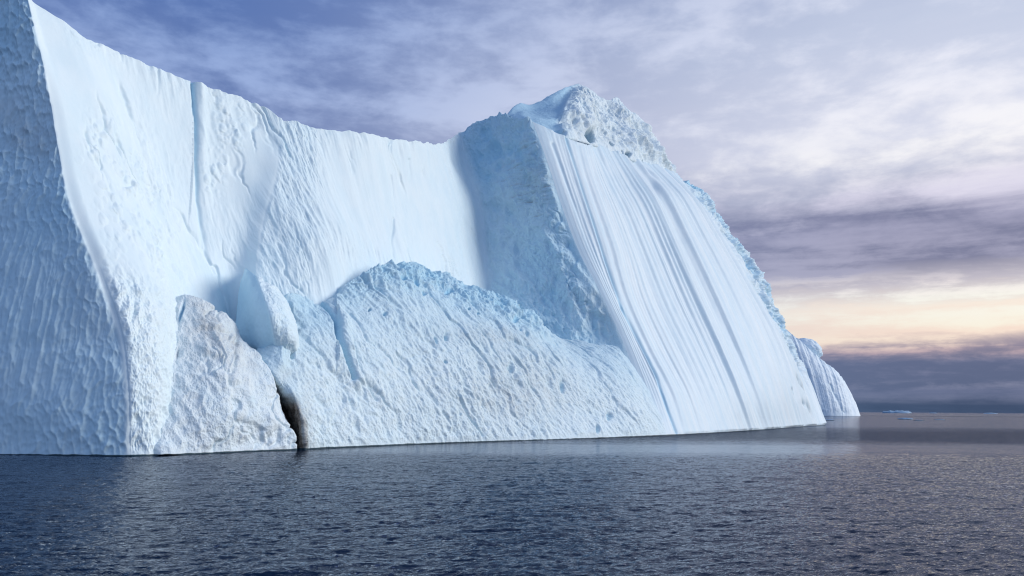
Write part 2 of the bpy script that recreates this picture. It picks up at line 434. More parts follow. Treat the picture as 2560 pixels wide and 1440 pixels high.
# melt bumps on the wall in drifts
bm = blob(px, py, 330, 430, 75, 130, -25) + blob(px, py, 250, 330, 30, 60) * .8 + blob(px, py, 545, 370, 40, 120, 8) * .9 + blob(px, py, 330, 560, 90, 60, 30) * .6 \
   + blob(px, py, 600, 300, 14, 70, 10) + blob(px, py, 340, 720, 80, 190, 12) * .75 + blob(px, py, 250, 110, 90, 22, 32) * .6 + blob(px, py, 420, 680, 60, 90, -30) * .6
bm = np.clip(bm, 0, 1) * np.clip(0.5 + 1.6 * fbm(q * .3, Z * .25, q * 0, 3, seed=41), 0, 1.3)
c1, c2, cid = worley((q + .9 * w1) / 1.15, (Z + 1.2 * w2) / 1.6, 15)
f1, f2, fid = worley((q + .5 * w2) / .62, (Z + .7 * w1) / .85, 16)
disp += wall * bm * (0.30 * np.sqrt(np.clip(0.5 - f1, 0, 1)) * (fid > .45) + 0.55 * np.sqrt(np.clip(0.50 - c1, 0, 1)) * (cid > 0.35) * (.4 + cid) + .12 * fbm(q * 1.2, Z * .9, q * 0, 3, seed=43) - 0.05)
# groove of the long crack and its neighbours
for pts_, wd, dep in (([(478, 200), (485, 300), (487, 400), (497, 500), (512, 580), (540, 680)], 3.6, 0.75), ([(392, 160), (394, 190), (396, 235)], 3, 0.35), ([(374, 150), (376, 170)], 3, 0.35),
                      ([(306, 120), (311, 150)], 3, 0.35), ([(528, 210), (530, 235)], 2.5, 0.3), ([(550, 224), (553, 245)], 2.5, 0.3), ([(985, 545), (982, 600), (986, 650)], 2.5, 0.5),
                      ([(978, 440), (985, 500), (990, 540)], 2.5, 0.35), ([(1018, 400), (1026, 460)], 3, 0.3), ([(214, 330), (225, 380), (262, 440), (275, 480)], 5, 0.45)):
    ld_, fr = line_d(px + 3 * noise3(Z * .4, q * 0, q * 0, 2), py, pts_)
    disp -= (U > 3.1) * .8 * dep * np.exp(-(ld_ / wd) ** 2) * ss(0, .08, fr + .05) * (1 - 0.8 * fr)
g2, gf = line_d(px, py, [(478, 200), (485, 300), (487, 400), (497, 500), (512, 580), (540, 680)])
disp += 0.5 * np.exp(-((g2 - 16) / 12) ** 2) * (px > 480) * (1 - gf) * (U > 3.1)
vm = ss(0.0, .35, fbm(q * .05, Z * .05, q * 0, 3, seed=44) + .12) * ss(4.5, 5.0, U)
disp += wall * vm * (.16 * fbm((q + .15 * Z + .6 * w1) * .45, Z * .06, q * 0, 4, .6, seed=45, ridged=True) + .10 * fbm(q * 1.0, Z * .35, q * 0, 4, .65, seed=46))
vk = fbm((q + .18 * Z) * .16 + .3 * w2, Z * .03, q * 0, 3, .5, seed=47)
disp -= wall * .35 * np.exp(-(vk / .02) ** 2) * ss(0, .3, fbm(q * .1, Z * .08, q * 0, 2, seed=48)) * ss(3.4, 4, U)
# fibrous ice right of the fold and in drifts below
fib = ss(8.0, 8.08, U) * (1 - ss(8.7, 9.3, U)) + 0.7 * blob(px, py, 900, 640, 150, 60, 25) + 0.75 * ss(10.9, 11.4, U) * (1 - ss(12.0, 12.2, U))
fib = np.clip(fib, 0, 1) * wall
fl = fbm((q + Z * 0.10) * 0.85, Z * 0.22, q * 0, 5, .6, seed=51, ridged=True)
disp += fib * (0.28 * fl + 0.25 * fbm(q * .4, Z * .15, q * 0, 4, seed=52))
lo = wall * ss(640, 760, py) * (U > 3.1) * (1 - ss(430, 500, px))
disp += lo * .08 * fbm(X * 2.0, Z * 2.0, Y * 2.0, 3, .7, seed=58, ridged=True)
disp += lo * 0.28 * fbm(q * .9, Z * .5, q * 0, 4, .6, seed=57, ridged=True)
# flutes hanging from the crest
cr = (1 - ss(0, 7.0, (G[:, -1:, 2] - Z) + 2.5 * noise3(q * .25, q * 0, q * 0, 6)))
disp += (U > 3.05) * (U < 12) * cr * (0.30 * fbm((q + .15 * Z) * 0.40, Z * 0.07, q * 0, 4, .62, seed=61, ridged=True) + .12 * fbm(q * .9, Z * .5, q * 0, 3, seed=62)) * ss(3.2, 5.0, U) * np.clip(.7 + 1.2 * fbm(q * .12, q * 0, q * 0, 2, seed=66), .1, 1.4)
long_fl = wall * ss(8.3, 9, U) * 0.13 * fbm((q + .13 * Z) * 0.28, Z * 0.02, q * 0, 4, .6, seed=63, ridged=True)
disp += long_fl
# shaded spur face
sp = ss(11.9, 12.3, U)
r1 = fbm(X * .10, Z * .06, Y * .10, 4, .42, seed=71, ridged=True)
sfade = .45 + .55 * np.clip(.5 + 1.6 * fbm(X * .05, Z * .05, Y * .05, 3, seed=76), 0, 1)
disp += sp * (1.4 * r1 + 1.0 * fbm((X + .5 * Z) * .12, Z * .04, Y * .1, 3, .5, seed=74, ridged=True) + sfade * 0.42 * fbm(X * .5, Z * .3, Y * .5, 5, .6, seed=72) - 1.0)
sm = blob(px, py, 1340, 450, 60, 90)
strat = fbm(X * .13 + .6 * w1, (Z - .25 * X + .8 * w2) * .75, Y * .1, 4, .6, seed=73, ridged=True)
disp += sp * sm * 0.9 * strat
pm = blob(px, py, 1510, 780, 34, 80, -20)
e1, e2, _ = worley(X / 1.7 + w1, Z / 2.4 + w2, 19)
disp += sp * pm * (0.75 * np.minimum(e1, .8) ** 2 - .2)
ck = fbm((X + .4 * Z) * .07 + .5 * w1, Z * .022, Y * .05, 4, .5, seed=77)
disp -= sp * .7 * ss(12.5, 12.9, U) * np.exp(-(ck / .035) ** 2) * ss(-.1, .3, fbm(X * .06, Z * .06, Y * .06, 2, seed=78))
disp += sp * .3 * np.tanh(ck * 6) * (1 - ss(13.8, 14.6, U))
disp += sp * (1 - ss(14.3, 14.8, U)) * .75 * fbm((X + .3 * Z) * .30, (Z - .2 * X) * .22, Y * .2, 4, .6, seed=86, ridged=True)
disp += sp * .09 * fbm(X * 1.6, Z * 1.4, Y * 1.6, 4, .7, seed=79, ridged=True)
foot = 1 - ss(0, 1.0, Z)
disp *= (1 - 0.75 * foot) * (1 - ss(14.75, 15.0, U))
G2 = G + N * disp[..., None]
# jagged crest
cj = (1 - ss(0, 1.6, G[:, -1:, 2] - Z))
G2[..., 2] += (1 - ss(14.6, 15, U)) * cj * (0.34 * fbm(q * .33, q * 0, q * 0, 4, .5, seed=81) - 0.25 * np.clip(fbm(q * .2, q * 0, q * 0, 2, .5, seed=83, ridged=True) - .35, 0, 1) * 1.6) * (1 + .3 * (U > 8))
for hx_, hw_, hh_ in ((1252, 7, .7), (1269, 6, .5), (1232, 14, .4), (1321, 7, .8)):
    G2[..., 2] += (1 - ss(0, 2.2, G[:, -1:, 2] - Z)) * hh_ * np.exp(-((px - hx_) / hw_) ** 2)
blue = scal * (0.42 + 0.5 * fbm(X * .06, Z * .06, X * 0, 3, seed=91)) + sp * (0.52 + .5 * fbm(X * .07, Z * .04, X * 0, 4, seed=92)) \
     + 0.8 * np.exp(-(g2 / 4) ** 2) * (1 - gf) + wall * 0.05 + fib * .10 + 0.25 * np.clip(-disp, 0, 1) * sp  # spur blue deepened so its colour carries the shade, more so in hollows
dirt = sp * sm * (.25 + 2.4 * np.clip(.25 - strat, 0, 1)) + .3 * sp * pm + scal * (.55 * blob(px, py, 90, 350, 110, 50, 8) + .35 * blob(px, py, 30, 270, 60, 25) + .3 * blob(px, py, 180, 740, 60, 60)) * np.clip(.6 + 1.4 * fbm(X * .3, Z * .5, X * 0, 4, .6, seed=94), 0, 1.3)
zero = np.zeros_like(px)
at = {'blue': blue, 'dirt': dirt, 'dirt_shade': zero}
bk = [(2.5, 0.985), (7, 0.93), (22, 0.80), (40, 0.45), (52, -2.0)]
def sub(name, a, b, mat, label=None, G_=G2, at_=at, U_=U, bk_=bk):
    i0 = int(np.searchsorted(U_[:, 0], a)); i1 = int(np.searchsorted(U_[:, 0], b)) + 1
    i1 = min(i1, G_.shape[0])
    o = grid_mesh(name, G_[i0:i1], mat, {k_: v_[i0:i1] for k_, v_ in at_.items()}, back=bk_)
    if label: o['label'] = label
    return o
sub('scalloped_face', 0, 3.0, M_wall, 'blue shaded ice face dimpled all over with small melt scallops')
sub('ice_wall', 3.0, 12.0, M_wall, 'smooth bright white wall curving back under the long crest')
sub('spur', 12.0, 15.0, M_rough, 'blue shaded spur between the smooth wall and the striped slope')

# ------------------------------------------------------------------ striped slope
G, U, Vv = Gall[ksp:], np.maximum(Uall[ksp:] - 15.0, 0.0), Vall[ksp:]
N = normals(G); px, py = pix(G); X, Y, Z = G[..., 0], G[..., 1], G[..., 2]
s = np.interp(U[:, 0], np.arange(len(tr)), np.r_[0, 10, 30, 49, 70, 87, 98, 104])[:, None] + 0 * Z   # metres across the slope at mid height
wv = 0.15 * fbm(Z * .02, s * .02, s * 0, 3, seed=101)
st = 0.80 * fbm((s + wv) * 0.14, Z * .0015, s * 0, 2, .5, seed=102, ridged=True) + 0.50 * fbm((s + wv) * 0.32, Z * .003, s * 0, 3, .55, seed=103, ridged=True) + 0.05 * fbm((s + wv) * 1.1, Z * .012, s * 0, 3, .6, seed=104) - .25
st *= (0.55 + .45 * ss(0, .2, Vv)) * (1 - .3 * ss(.85, 1, Vv))
disp = st * np.interp(U, [0, 1, 2, 3, 4, 5, 6, 7], [.45, .7, 1.3, 1.8, 2.3, 2.7, 2.9, 2.9])
ld_, fr = line_d(px, py, [(1414, 345), (1467, 513), (1505, 627), (1553, 772), (1636, 938), (1690, 1085)])
disp -= 0.5 * np.exp(-(ld_ / 3.0) ** 2) + 0.3 * np.exp(-((ld_) / 14) ** 2) * blob(px, py, 1520, 660, 60, 90)
for pts_, wd, dep in (([(1600, 405), (1640, 470), (1700, 590), (1800, 800), (1890, 990)], 3, .5), ([(1484, 370), (1530, 450), (1573, 550), (1656, 772)], 4, .35),
                      ([(1380, 360), (1420, 470), (1470, 600), (1540, 760)], 4, .4)):
    l2, f2 = line_d(px, py, pts_)
    disp -= dep * np.exp(-(l2 / wd) ** 2) * (1 - f2)
# broken rim along the skyline
rim = ss(4.9, 5.7, U + 0.5 * fbm(s * .05, Z * .05, s * 0, 4, seed=111)) * ss(.10, .35, Vv)
disp += rim * (3.4 * fbm(X * .09, Z * .11, Y * .08, 5, .62, seed=112, ridged=True) + 1.0 * fbm(X * .5, Z * .45, Y * .4, 4, .6, seed=113) - 3.0)
# plucked marks near the right foot, pitted band above the water
mk = np.zeros_like(Z)
for (cx_, cy_, rx, ry, an) in ((1985, 957, 3, 14, -24), (1998, 976, 2.5, 12, -24), (2018, 1030, 3.5, 17, -24), (2012, 1022, 2.5, 12, -24), (1970, 980, 2, 6, -20), (1978, 995, 2, 8, -24), (2000, 1012, 2, 9, -24)):
    mk += blob(px, py, cx_, cy_, rx, ry, an)
disp -= 1.0 * np.clip(mk, 0, 1)
disp += 0.10 * fbm(X * .5, Z * .3, Y * .5, 4, .55, seed=115)
edge_t = ss(.965, 1.0, Vv)
disp += edge_t * .5 * fbm(s * .5, Z * .4, s * 0, 4, .6, seed=116)
disp *= (1 - .7 * (1 - ss(0, .5, Z))) * ss(0, .35, U) * (.6 + .4 * ss(0, 1.2, U))
G2 = G + N * disp[..., None]
vein = fbm((s + wv) * .45, Z * .006, s * 0, 4, .6, seed=120, ridged=True)
blue = 0.02 + .32 * np.clip(vein - .1, 0, 1) ** 1.3 + rim * (.38 + 1.1 * fbm(X * .08, Z * .08, Y * .08, 4, seed=117)) + .55 * np.exp(-(ld_ / 4) ** 2) + .3 * np.clip(mk, 0, 1) + .14 * ss(.9, 1, Vv) \
     + .10 * np.clip(fbm((s + wv) * .12, Z * .004, s * 0, 3, seed=118) + .2, 0, 1)
at2 = {'blue': blue, 'dirt': .3 * rim * ss(0, .4, fbm(X * .2, Z * .2, Y * .2, 4, seed=119)) + .5 * np.clip(mk, 0, 1), 'dirt_shade': 0 * Z}
o = grid_mesh('striped_slope', G2, M_stripe, at2, back=[(3, 0.97), (10, 0.85), (28, 0.5), (42, -2)])
o['label'] = 'steep smooth white slope ruled with long parallel slanting grooves'

# ------------------------------------------------------------------ summit
kr = [
 [(1250, 312, 172), (1256, 302, 173), (1260, 296, 176), (1262, 291, 182), (1262, 286, 188)],
 [(1290, 325, 168), (1285, 308, 168), (1286, 295, 174), (1285, 280, 184), (1284, 262, 193)],
 [(1326, 325, 164), (1312, 305, 164), (1312, 288, 172), (1309, 272, 186), (1304, 253, 197)],
 [(1350, 345, 164), (1336, 312, 162), (1338, 288, 172), (1334, 272, 188), (1327, 257, 200)],
 [(1375, 350, 167), (1366, 336, 163), (1372, 296, 172), (1378, 262, 192), (1392, 225, 210)],
 [(1414, 356, 172), (1412, 343, 165.5), (1405, 300, 175), (1425, 245, 205), (1446, 205, 226)],
 [(1483, 378, 190), (1483, 363, 184.5), (1476, 310, 194), (1475, 262, 212), (1482, 225, 227)],
 [(1540, 398, 202), (1538, 383, 198), (1528, 330, 207), (1520, 285, 220), (1517, 250, 232)],
 [(1600, 420, 220), (1598, 408, 215), (1588, 365, 222), (1566, 308, 230), (1540, 247, 243)],
 [(1640, 434, 240), (1640, 422, 234), (1632, 375, 240), (1612, 330, 247), (1592, 286, 254)],
 [(1672, 446, 264), (1672, 436, 258), (1662, 405, 262), (1646, 378, 266), (1629, 342, 270)],
 [(1690, 452, 280), (1688, 446, 276), (1682, 440, 277), (1674, 430, 279), (1664, 408, 281)],
]
G, U, Vv, du = loft(kr, 420, 260, creases=(5,), vcreases=(1,))
G = blur(G, 2, 2)
N = normals(G); px, py = pix(G); X, Y, Z = G[..., 0], G[..., 1], G[..., 2]
right = ss(4.4, 5.4, U)
disp = (0.15 + .85 * right) * 3.4 * fbm(X * .045, Y * .045, Z * .05, 3, .5, seed=130, ridged=True) - 1.2
disp += (0.25 + 1.35 * right) * (1.1 * fbm(X * .10, Y * .10, Z * .10, 5, .6, seed=131, ridged=True) + .55 * fbm(X * .5, Y * .5, Z * .35, 5, .65, seed=132))
disp -= 0.4
e1, e2, cid = worley((X + Y * .6) / 1.7, Z / 2.6, 23)
disp -= right * .9 * np.clip(.36 - e1, 0, 1) / .36 * (cid > .6)
cv = np.zeros_like(Z)
for cx_, cy_, rx, ry, an in ((1390, 326, 15, 9, 20), (1474, 341, 9, 15, -25), (1567, 388, 6, 7, 0), (1611, 409, 5, 9, -25), (1527, 358, 3, 8, -10), (1404, 334, 9, 7, 20), (1553, 383, 2.5, 6, -15)):
    cv += blob(px, py, cx_, cy_, rx * .95, ry * .95, an, 5)
cv = np.clip(cv, 0, 1)
disp *= ss(0, .30, Vv) * (.35 + .65 * ss(0, .2, 1 - Vv))
disp -= cv * 6.0
G2 = G + N * disp[..., None]
G2[..., 2] += (1 - ss(0, .12, 1 - Vv)) * .6 * fbm((X + Y) * .15, X * 0, X * 0, 4, .6, seed=133)
at3 = {'blue': (1 - right) * .6 + .9 * cv + .10, 'dirt': right * (.08 + .45 * fbm(X * .09, Y * .09, Z * .09, 5, .6, seed=134)) , 'dirt_shade': .30 * cv}  # left face blued and hollows darkened: their shade is put into the colour
o = grid_mesh('summit', G2, M_summit, at3, back=[(3, 0.97), (10, 0.88), (25, 0.6), (40, 0.1)])
o['label'] = 'pointed greyish summit of rough pitted ice with small hollows along its foot'

# ------------------------------------------------------------------ rubble slope at the foot of the wall
mr = [
 [B(690, 93), (690, 1060, 93), (685, 1000, 91), (660, 930, 88.0), (640, 890, 88.5), (655, 840, 92)],
 [B(735, 89.5), (733, 1075, 89.0), (722, 1015, 88.1), (690, 945, 86.5), (668, 905, 87.0), (680, 840, 90.5)],
 [(760, 1124.3), (755, 1060, 86.3), (738, 1000, 86.8), (708, 938, 87.2), (706, 890, 87.8), (706, 740, 95)],       # 2 lip of the cleft
 [(830, 1120.8), (815, 1045, 90), (800, 965, 91), (785, 890, 92.2), (765, 820, 94.5), (745, 742, 98)],
 [(880, 1118.5), (868, 1040, 93), (855, 950, 94.2), (838, 860, 95.8), (812, 800, 98), (787, 758, 101)],
 [(930, 1116.5), (920, 1035, 95.6), (905, 940, 96.8), (880, 850, 98.4), (848, 775, 101.2), (840, 724, 104.3)],
 [(1030, 1112), (1020, 1030, 101), (1008, 930, 103), (1000, 830, 105.5), (992, 735, 110), (985, 661, 115.3)],
 [(1200, 1106), (1192, 1020, 110), (1180, 935, 112), (1165, 850, 115), (1145, 770, 119), (1115, 695, 126)],
 [(1350, 1101.5), (1343, 1030, 119), (1334, 955, 121.5), (1322, 885, 124), (1308, 825, 127), (1291, 766, 133)],
 [(1480, 1097), (1474, 1040, 128), (1464, 985, 130), (1448, 930, 132.5), (1425, 880, 138), (1400, 845, 146)],
 [(1600, 1092), (1595, 1050, 138), (1586, 1010, 140), (1575, 965, 142.5), (1562, 915, 146), (1545, 868, 150.5)],
 [(1690, 1088), (1682, 1070, 147.2), (1668, 1040, 148.2), (1652, 1005, 150), (1630, 960, 152.5), (1602, 910, 156)],
]
G, U, Vv, du = loft(mr, 760, 380, creases=(2,))
G = blur(G, 2, 0)
N = normals(G); px, py = pix(G); X, Y, Z = G[..., 0], G[..., 1], G[..., 2]
q = X * .65 + Y * .75
w1 = fbm(q * .2, Z * .2, q * 0, 3, seed=143); w2 = fbm(q * .2 + 5, Z * .2, q * 0, 3, seed=144)
a1, a2, _ = worley((q + 1.2 * w1 + .25 * Z) / 1.1, (Z + 1.2 * w2) / 2.2, 27)
topm = ss(.62, .9, Vv) * ss(4.8, 5.5, U) * (1 - ss(8.3, 9.0, U))
lat = 1 - .55 * ss(9.3, 11, U)
wob = 1.6 * w1
vary = .5 + .9 * np.clip(.5 + 1.5 * fbm(q * .07, Z * .07, q * 0, 3, seed=150), 0, 1)
disp = lat * (.26 * vary * fbm((q + .45 * Z + wob) * .62, (Z + 1.2 * w2) * .30, q * 0, 5, .66, seed=141, ridged=True) + .26 * fbm((q + .5 * Z) * 1.1, Z * .8, q * 0, 4, .62, seed=149)
   + .70 * fbm(q * .11, Z * .11, q * 0, 4, .5, seed=142) + .22 * (np.minimum(a1, .7) ** 2))
fine_m = disp - lat * .70 * fbm(q * .11, Z * .11, q * 0, 4, .5, seed=142)
disp += topm * (1.0 * fbm(q * .28, Z * .35, Y * .1, 5, .6, seed=145, ridged=True) + .3 * fbm(q * 1.1, Z * 1.1, q * 0, 3, seed=146))
ck = fbm((q + .45 * Z) * .10 + .4 * w1, Z * .04, q * 0, 4, .5, seed=157)
disp += lat * .10 * fbm(X * 2.0, Z * 1.7, Y * 2.0, 4, .7, seed=158, ridged=True)
disp += lat * (.22 * np.tanh(ck * 7) - .35 * np.exp(-(ck / .03) ** 2)) * ss(0, .25, Vv)
# slab cracks
for pts_, wd, dep in (([(786, 752), (815, 775), (838, 810), (846, 850), (862, 890), (884, 945)], 5, 1.3), ([(706, 742), (715, 790), (733, 840), (733, 892)], 3.5, 1.0),
                      ([(845, 725), (812, 742), (786, 760)], 5, 1.0), ([(880, 860), (900, 930), (940, 1000)], 4, .3), ([(1140, 980), (1170, 1040), (1205, 1090)], 2.5, .3)):
    l2, f2 = line_d(px + 5 * w1, py, pts_)
    disp -= dep * np.exp(-(l2 / wd) ** 2)
l3, f3 = line_d(px, py, [(786, 752), (815, 775), (838, 810), (846, 850), (862, 890), (884, 945)])
disp += 0.9 * np.exp(-((l3 - 16) / 14) ** 2) * (px > 840) * (1 - .7 * f3)
pit = np.zeros_like(Z)
for cx_, cy_, rx, ry in ((1287, 797, 9, 5), (1090, 850, 4, 10), (1115, 843, 4, 9), (1298, 826, 4, 5), (1313, 838, 4, 8), (1170, 772, 3, 3), (1110, 905, 4, 4), (963, 784, 5, 5), (925, 772, 3, 3), (1040, 712, 6, 9),
                         (1276, 920, 6, 12), (1120, 730, 9, 6), (1005, 700, 8, 6), (1060, 735, 6, 5), (1215, 730, 8, 6), (1195, 784, 3, 3), (1405, 965, 5, 14), (1490, 1075, 5, 10), (1525, 1040, 7, 7)):
    pit += blob(px + 9 * w2, py + 9 * fbm(q * .5, Z * .5, q * 0, 3, seed=159), cx_, cy_, rx, ry, -12, 3)
pit = np.clip(pit, 0, 1)
disp -= pit * .7
disp *= (1 - .75 * (1 - ss(0, 1.0, Z))) * ss(1.9, 2.05, U) + .75 * (U <= 1.9)
G2 = G + N * disp[..., None]
G2[..., 2] += (1 - ss(0, .10, 1 - Vv)) * .7 * fbm(q * .35, q * 0, q * 0, 4, .6, seed=147)
cleft = (1 - ss(1.93, 2.22, U + .25 * fbm(q * .8, Z * .5, q * 0, 4, .6, seed=151) )) * ss(968, 1020, py + 34 * fbm(q * .8, Z * .8, q * 0, 4, .6, seed=155))
stain = blob(px, py, 1200, 840, 120, 26, 5) * .55 + blob(px, py, 1310, 960, 110, 90, -15) * .55 + blob(px, py, 1250, 1000, 220, 60) * .3 + blob(px, py, 765, 1060, 14, 80) * .9 + blob(px, py, 720, 940, 25, 20) * .4
stain = .6 * stain * np.clip(.7 + 1.4 * fbm(q * .5, Z * .2, q * 0, 5, .65, seed=152), 0, 1.4)
slab = (1 - ss(4.0, 4.6, U)) * ss(860, 800, py) * (U > 2)
at4 = {'blue': topm * (.34 + .5 * fbm(q * .3, Z * .3, q * 0, 4, seed=153)) + .30 * pit + .16 * slab + .12 + .26 * ss(.2, .8, Vv) + .4 * np.exp(-(l3 / 7) ** 2) + .55 * np.clip(.06 - fine_m, 0, .6), 'dirt': stain, 'dirt_shade': cleft}  # bluer top and hollows put the heap's shading into its colour
o = grid_mesh('rubble_slope', G2, M_rough, at4, back=[(2.5, 0.93), (8, 0.7), (16, 0.35), (24, -2)])
o['label'] = 'pale rough heap of fallen ice at the foot of the wall, its broken top bluer'

# ------------------------------------------------------------------ blue block wedged behind the dirty foot
br = [
 [(606, 895, 96), (590, 840, 97), (596, 765, 99), (607, 695, 100.5), (613, 684, 101)],
 [(604, 905, 92), (588, 845, 92.4), (592, 770, 93.8), (604, 700, 95.4), (612, 676, 96)],
 [(655, 925, 91.5), (650, 850, 89.0), (640, 780, 89.2), (624, 700, 91.6), (619, 673, 92.8)],
 [(690, 915, 91.5), (686, 850, 88.4), (678, 795, 87.6), (650, 715, 90.4), (640, 690, 91.6)],
 [(728, 905, 91.5), (728, 850, 89.2), (714, 795, 89.4), (690, 735, 91.4), (678, 716, 92.4)],
 [(745, 915, 91), (745, 865, 92), (735, 805, 93), (705, 742, 95.5), (692, 725, 96.5)],
]
G, U, Vv, du = loft(br, 170, 200, creases=(1, 3))
G = blur(G, 2, 2)
N = normals(G); px, py = pix(G); X, Y, Z = G[..., 0], G[..., 1], G[..., 2]
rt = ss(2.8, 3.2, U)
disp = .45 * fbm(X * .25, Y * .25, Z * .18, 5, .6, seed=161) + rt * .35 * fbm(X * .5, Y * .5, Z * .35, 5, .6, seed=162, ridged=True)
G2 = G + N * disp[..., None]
at5 = {'blue': .62 * (1 - rt) + .15 * rt + .1 * fbm(X * .3, Y * .3, Z * .3, 3, seed=163), 'dirt': 0 * Z, 'dirt_shade': 0 * Z}
o = grid_mesh('ice_block', G2, M_wall, at5, back=[(1, 0.97), (4, 0.85), (8, 0.5)])
o['label'] = 'upright block of clear blue ice with a flat shaded face'

# ------------------------------------------------------------------ dirty foot
fr_ = [
 [B(355, 75), (368, 1050, 75.5), (384, 960, 77), (400, 880, 79.5), (415, 800, 82.5), (432, 752, 85)],
 [(392, 1140.0), (402, 1050, 75.4), (418, 960, 77.3), (436, 880, 79.5), (446, 800, 82.2), (455, 741, 85.2)],
 [(470, 1137.3), (475, 1050, 76.6), (480, 960, 78.2), (485, 880, 80.2), (486, 805, 82.6), (490, 746, 85.2)],
 [(560, 1133.5), (560, 1050, 78.6), (558, 965, 79.6), (552, 895, 80.8), (540, 825, 82.8), (528, 757, 86)],
 [(680, 1128), (672, 1065, 83), (656, 1005, 83.4), (638, 945, 84), (612, 885, 85.2), (578, 810, 88)],
 [(744, 1125.3), (734, 1078, 85.4), (706, 1015, 85.6), (684, 950, 86), (652, 897, 86.8), (608, 856, 89)],
 [B(740, 89), (728, 1078, 89), (700, 1015, 89), (676, 955, 89.3), (646, 902, 89.6), (604, 862, 91)],
]
G, U, Vv, du = loft(fr_, 380, 380, creases=(5,))
G = blur(G, 3, 2)
N = normals(G); px, py = pix(G); X, Y, Z = G[..., 0], G[..., 1], G[..., 2]
q = X * .8 + Y * .6
w1 = fbm(q * .3, Z * .3, q * 0, 3, seed=171); w2 = fbm(q * .3 + 5, Z * .3, q * 0, 3, seed=172)
a1, a2, _ = worley((q + .8 * w1) / 1.1, (Z + .8 * w2 + .3 * q) / 1.3, 31)
disp = .9 * fbm(q * .16, Z * .16, q * 0, 4, .55, seed=173) + .42 * fbm(q * .7, Z * .6, q * 0, 5, .6, seed=174) + .30 * (np.minimum(a1, .7) ** 2 - .2)
ck = fbm(q * .12 + .4 * w1, Z * .10, q * 0, 4, .55, seed=178)
disp += .06 * fbm(X * 2.2, Z * 2.2, Y * 2.2, 4, .7, seed=179, ridged=True)
disp += .25 * np.tanh(ck * 6) - .3 * np.exp(-(ck / .03) ** 2)
hole = np.zeros_like(Z); teal = np.zeros_like(Z)
for cx_, cy_, rx, ry, an in ((443, 884, 4, 14, 12),):
    hole += .5 * blob(px, py, cx_, cy_, rx, ry, an, 3)
for cx_, cy_, rx, ry, an in ((455, 780, 4, 24, 16), (398, 1024, 6, 16, -30)):
    teal += blob(px, py, cx_, cy_, rx, ry, an, 3)
disp -= .5 * np.clip(hole + teal, 0, 1)
disp *= 1 - .75 * (1 - ss(0, .8, Z))
G2 = G + N * disp[..., None]
G2[..., 2] += (1 - ss(0, .08, 1 - Vv)) * .35 * fbm(q * .8, q * 0, q * 0, 4, .6, seed=175)
dm = blob(px, py, 510, 800, 60, 75) * .75 + blob(px, py, 590, 880, 40, 60, -30) * .55 + blob(px, py, 500, 950, 130, 150) * .12 + blob(px, py, 580, 1080, 150, 40) * .15 + .05
dm = dm * (.15 + .85 * ss(.9, 1.9, U + .5 * w1)) * np.clip(.65 + 1.3 * fbm(q * .45, Z * .45, q * 0, 5, .65, seed=176), 0.1, 1.5)
bpock = np.clip(fbm(q * .4, Z * .4, q * 0, 4, .6, seed=177) - .12, 0, 1) * 1.2
at6 = {'blue': .8 * np.clip(teal, 0, 1) + bpock * .5 + .06, 'dirt': dm, 'dirt_shade': np.clip(hole, 0, 1) * .5 + ss(5.05, 5.4, U) * .8 * ss(925, 960, py)}
o = grid_mesh('foot_block', G2, M_foot, at6, back=[(1.5, 0.96), (5, 0.8), (9, 0.4), (12, -2)])
o['label'] = 'grey-stained lumpy foot of the iceberg with a steep dark cleft on its right'

# ------------------------------------------------------------------ far shoulder beyond the striped slope
FD = 860
def FB(px, dd):
    p = P3(px, 1040.0, FD + dd); p[2] = -0.6
    return p
gr = [
 [FB(1900, 0), (1880, 1000, FD), (1850, 930, FD + 10), (1820, 840, FD + 20), (1795, 740, FD + 30)],
 [FB(1995, 0), (1982, 1000, FD), (1960, 930, FD + 8), (1945, 880, FD + 14), (1925, 800, FD + 22)],
 [FB(2052, 0), (2040, 1000, FD + 2), (2020, 930, FD + 8), (2004, 885, FD + 14), (1988, 842, FD + 22)],
 [FB(2085, 1), (2078, 1005, FD + 4), (2066, 960, FD + 9), (2058, 930, FD + 14), (2042, 890, FD + 22)],
 [FB(2118, 8), (2113, 1010, FD + 12), (2106, 980, FD + 16), (2098, 950, FD + 20), (2085, 923, FD + 26)],
 [FB(2147, 24), (2140, 1022, FD + 30), (2131, 1000, FD + 34), (2122, 978, FD + 38), (2107, 948, FD + 44)],
 [FB(2143, 74), (2136, 1022, FD + 80), (2126, 1000, FD + 84), (2116, 980, FD + 88), (2100, 950, FD + 94)],
]
G, U, Vv, du = loft(gr, 260, 220)
N = normals(G); px, py = pix(G); X, Y, Z = G[..., 0], G[..., 1], G[..., 2]
s = U * 38.0
disp = 1.1 * fbm(s * .05, Z * .003, s * 0, 3, .55, seed=181, ridged=True) + .4 * fbm(s * .2, Z * .01, s * 0, 3, .6, seed=182) + .8 * fbm(X * .06, Y * .06, Z * .06, 4, seed=183)
gm = np.zeros_like(Z)
for pts_, wd in (([(2018, 925), (2030, 970), (2042, 1010)], 3), ([(2075, 962), (2092, 1000), (2108, 1030)], 3.2), ([(2046, 1018), (2055, 1030)], 3)):
    l2, f2 = line_d(px, py, pts_); gm += np.exp(-(l2 / wd) ** 2)
gm = gm * np.clip(.4 + 1.6 * fbm(X * .04, Y * .04, Z * .05, 4, .6, seed=185), 0, 1)
disp -= 2.2 * np.clip(gm, 0, 1)
disp += 1.0 * fbm(X * .12, Y * .12, Z * .12, 4, .65, seed=186)
disp *= 1 - .7 * (1 - ss(0, 8, Z))
G2 = G + N * disp[..., None]
G2[..., 2] += (1 - ss(0, .15, 1 - Vv)) * 2.5 * fbm(s * .06, s * 0, s * 0, 4, .6, seed=184)
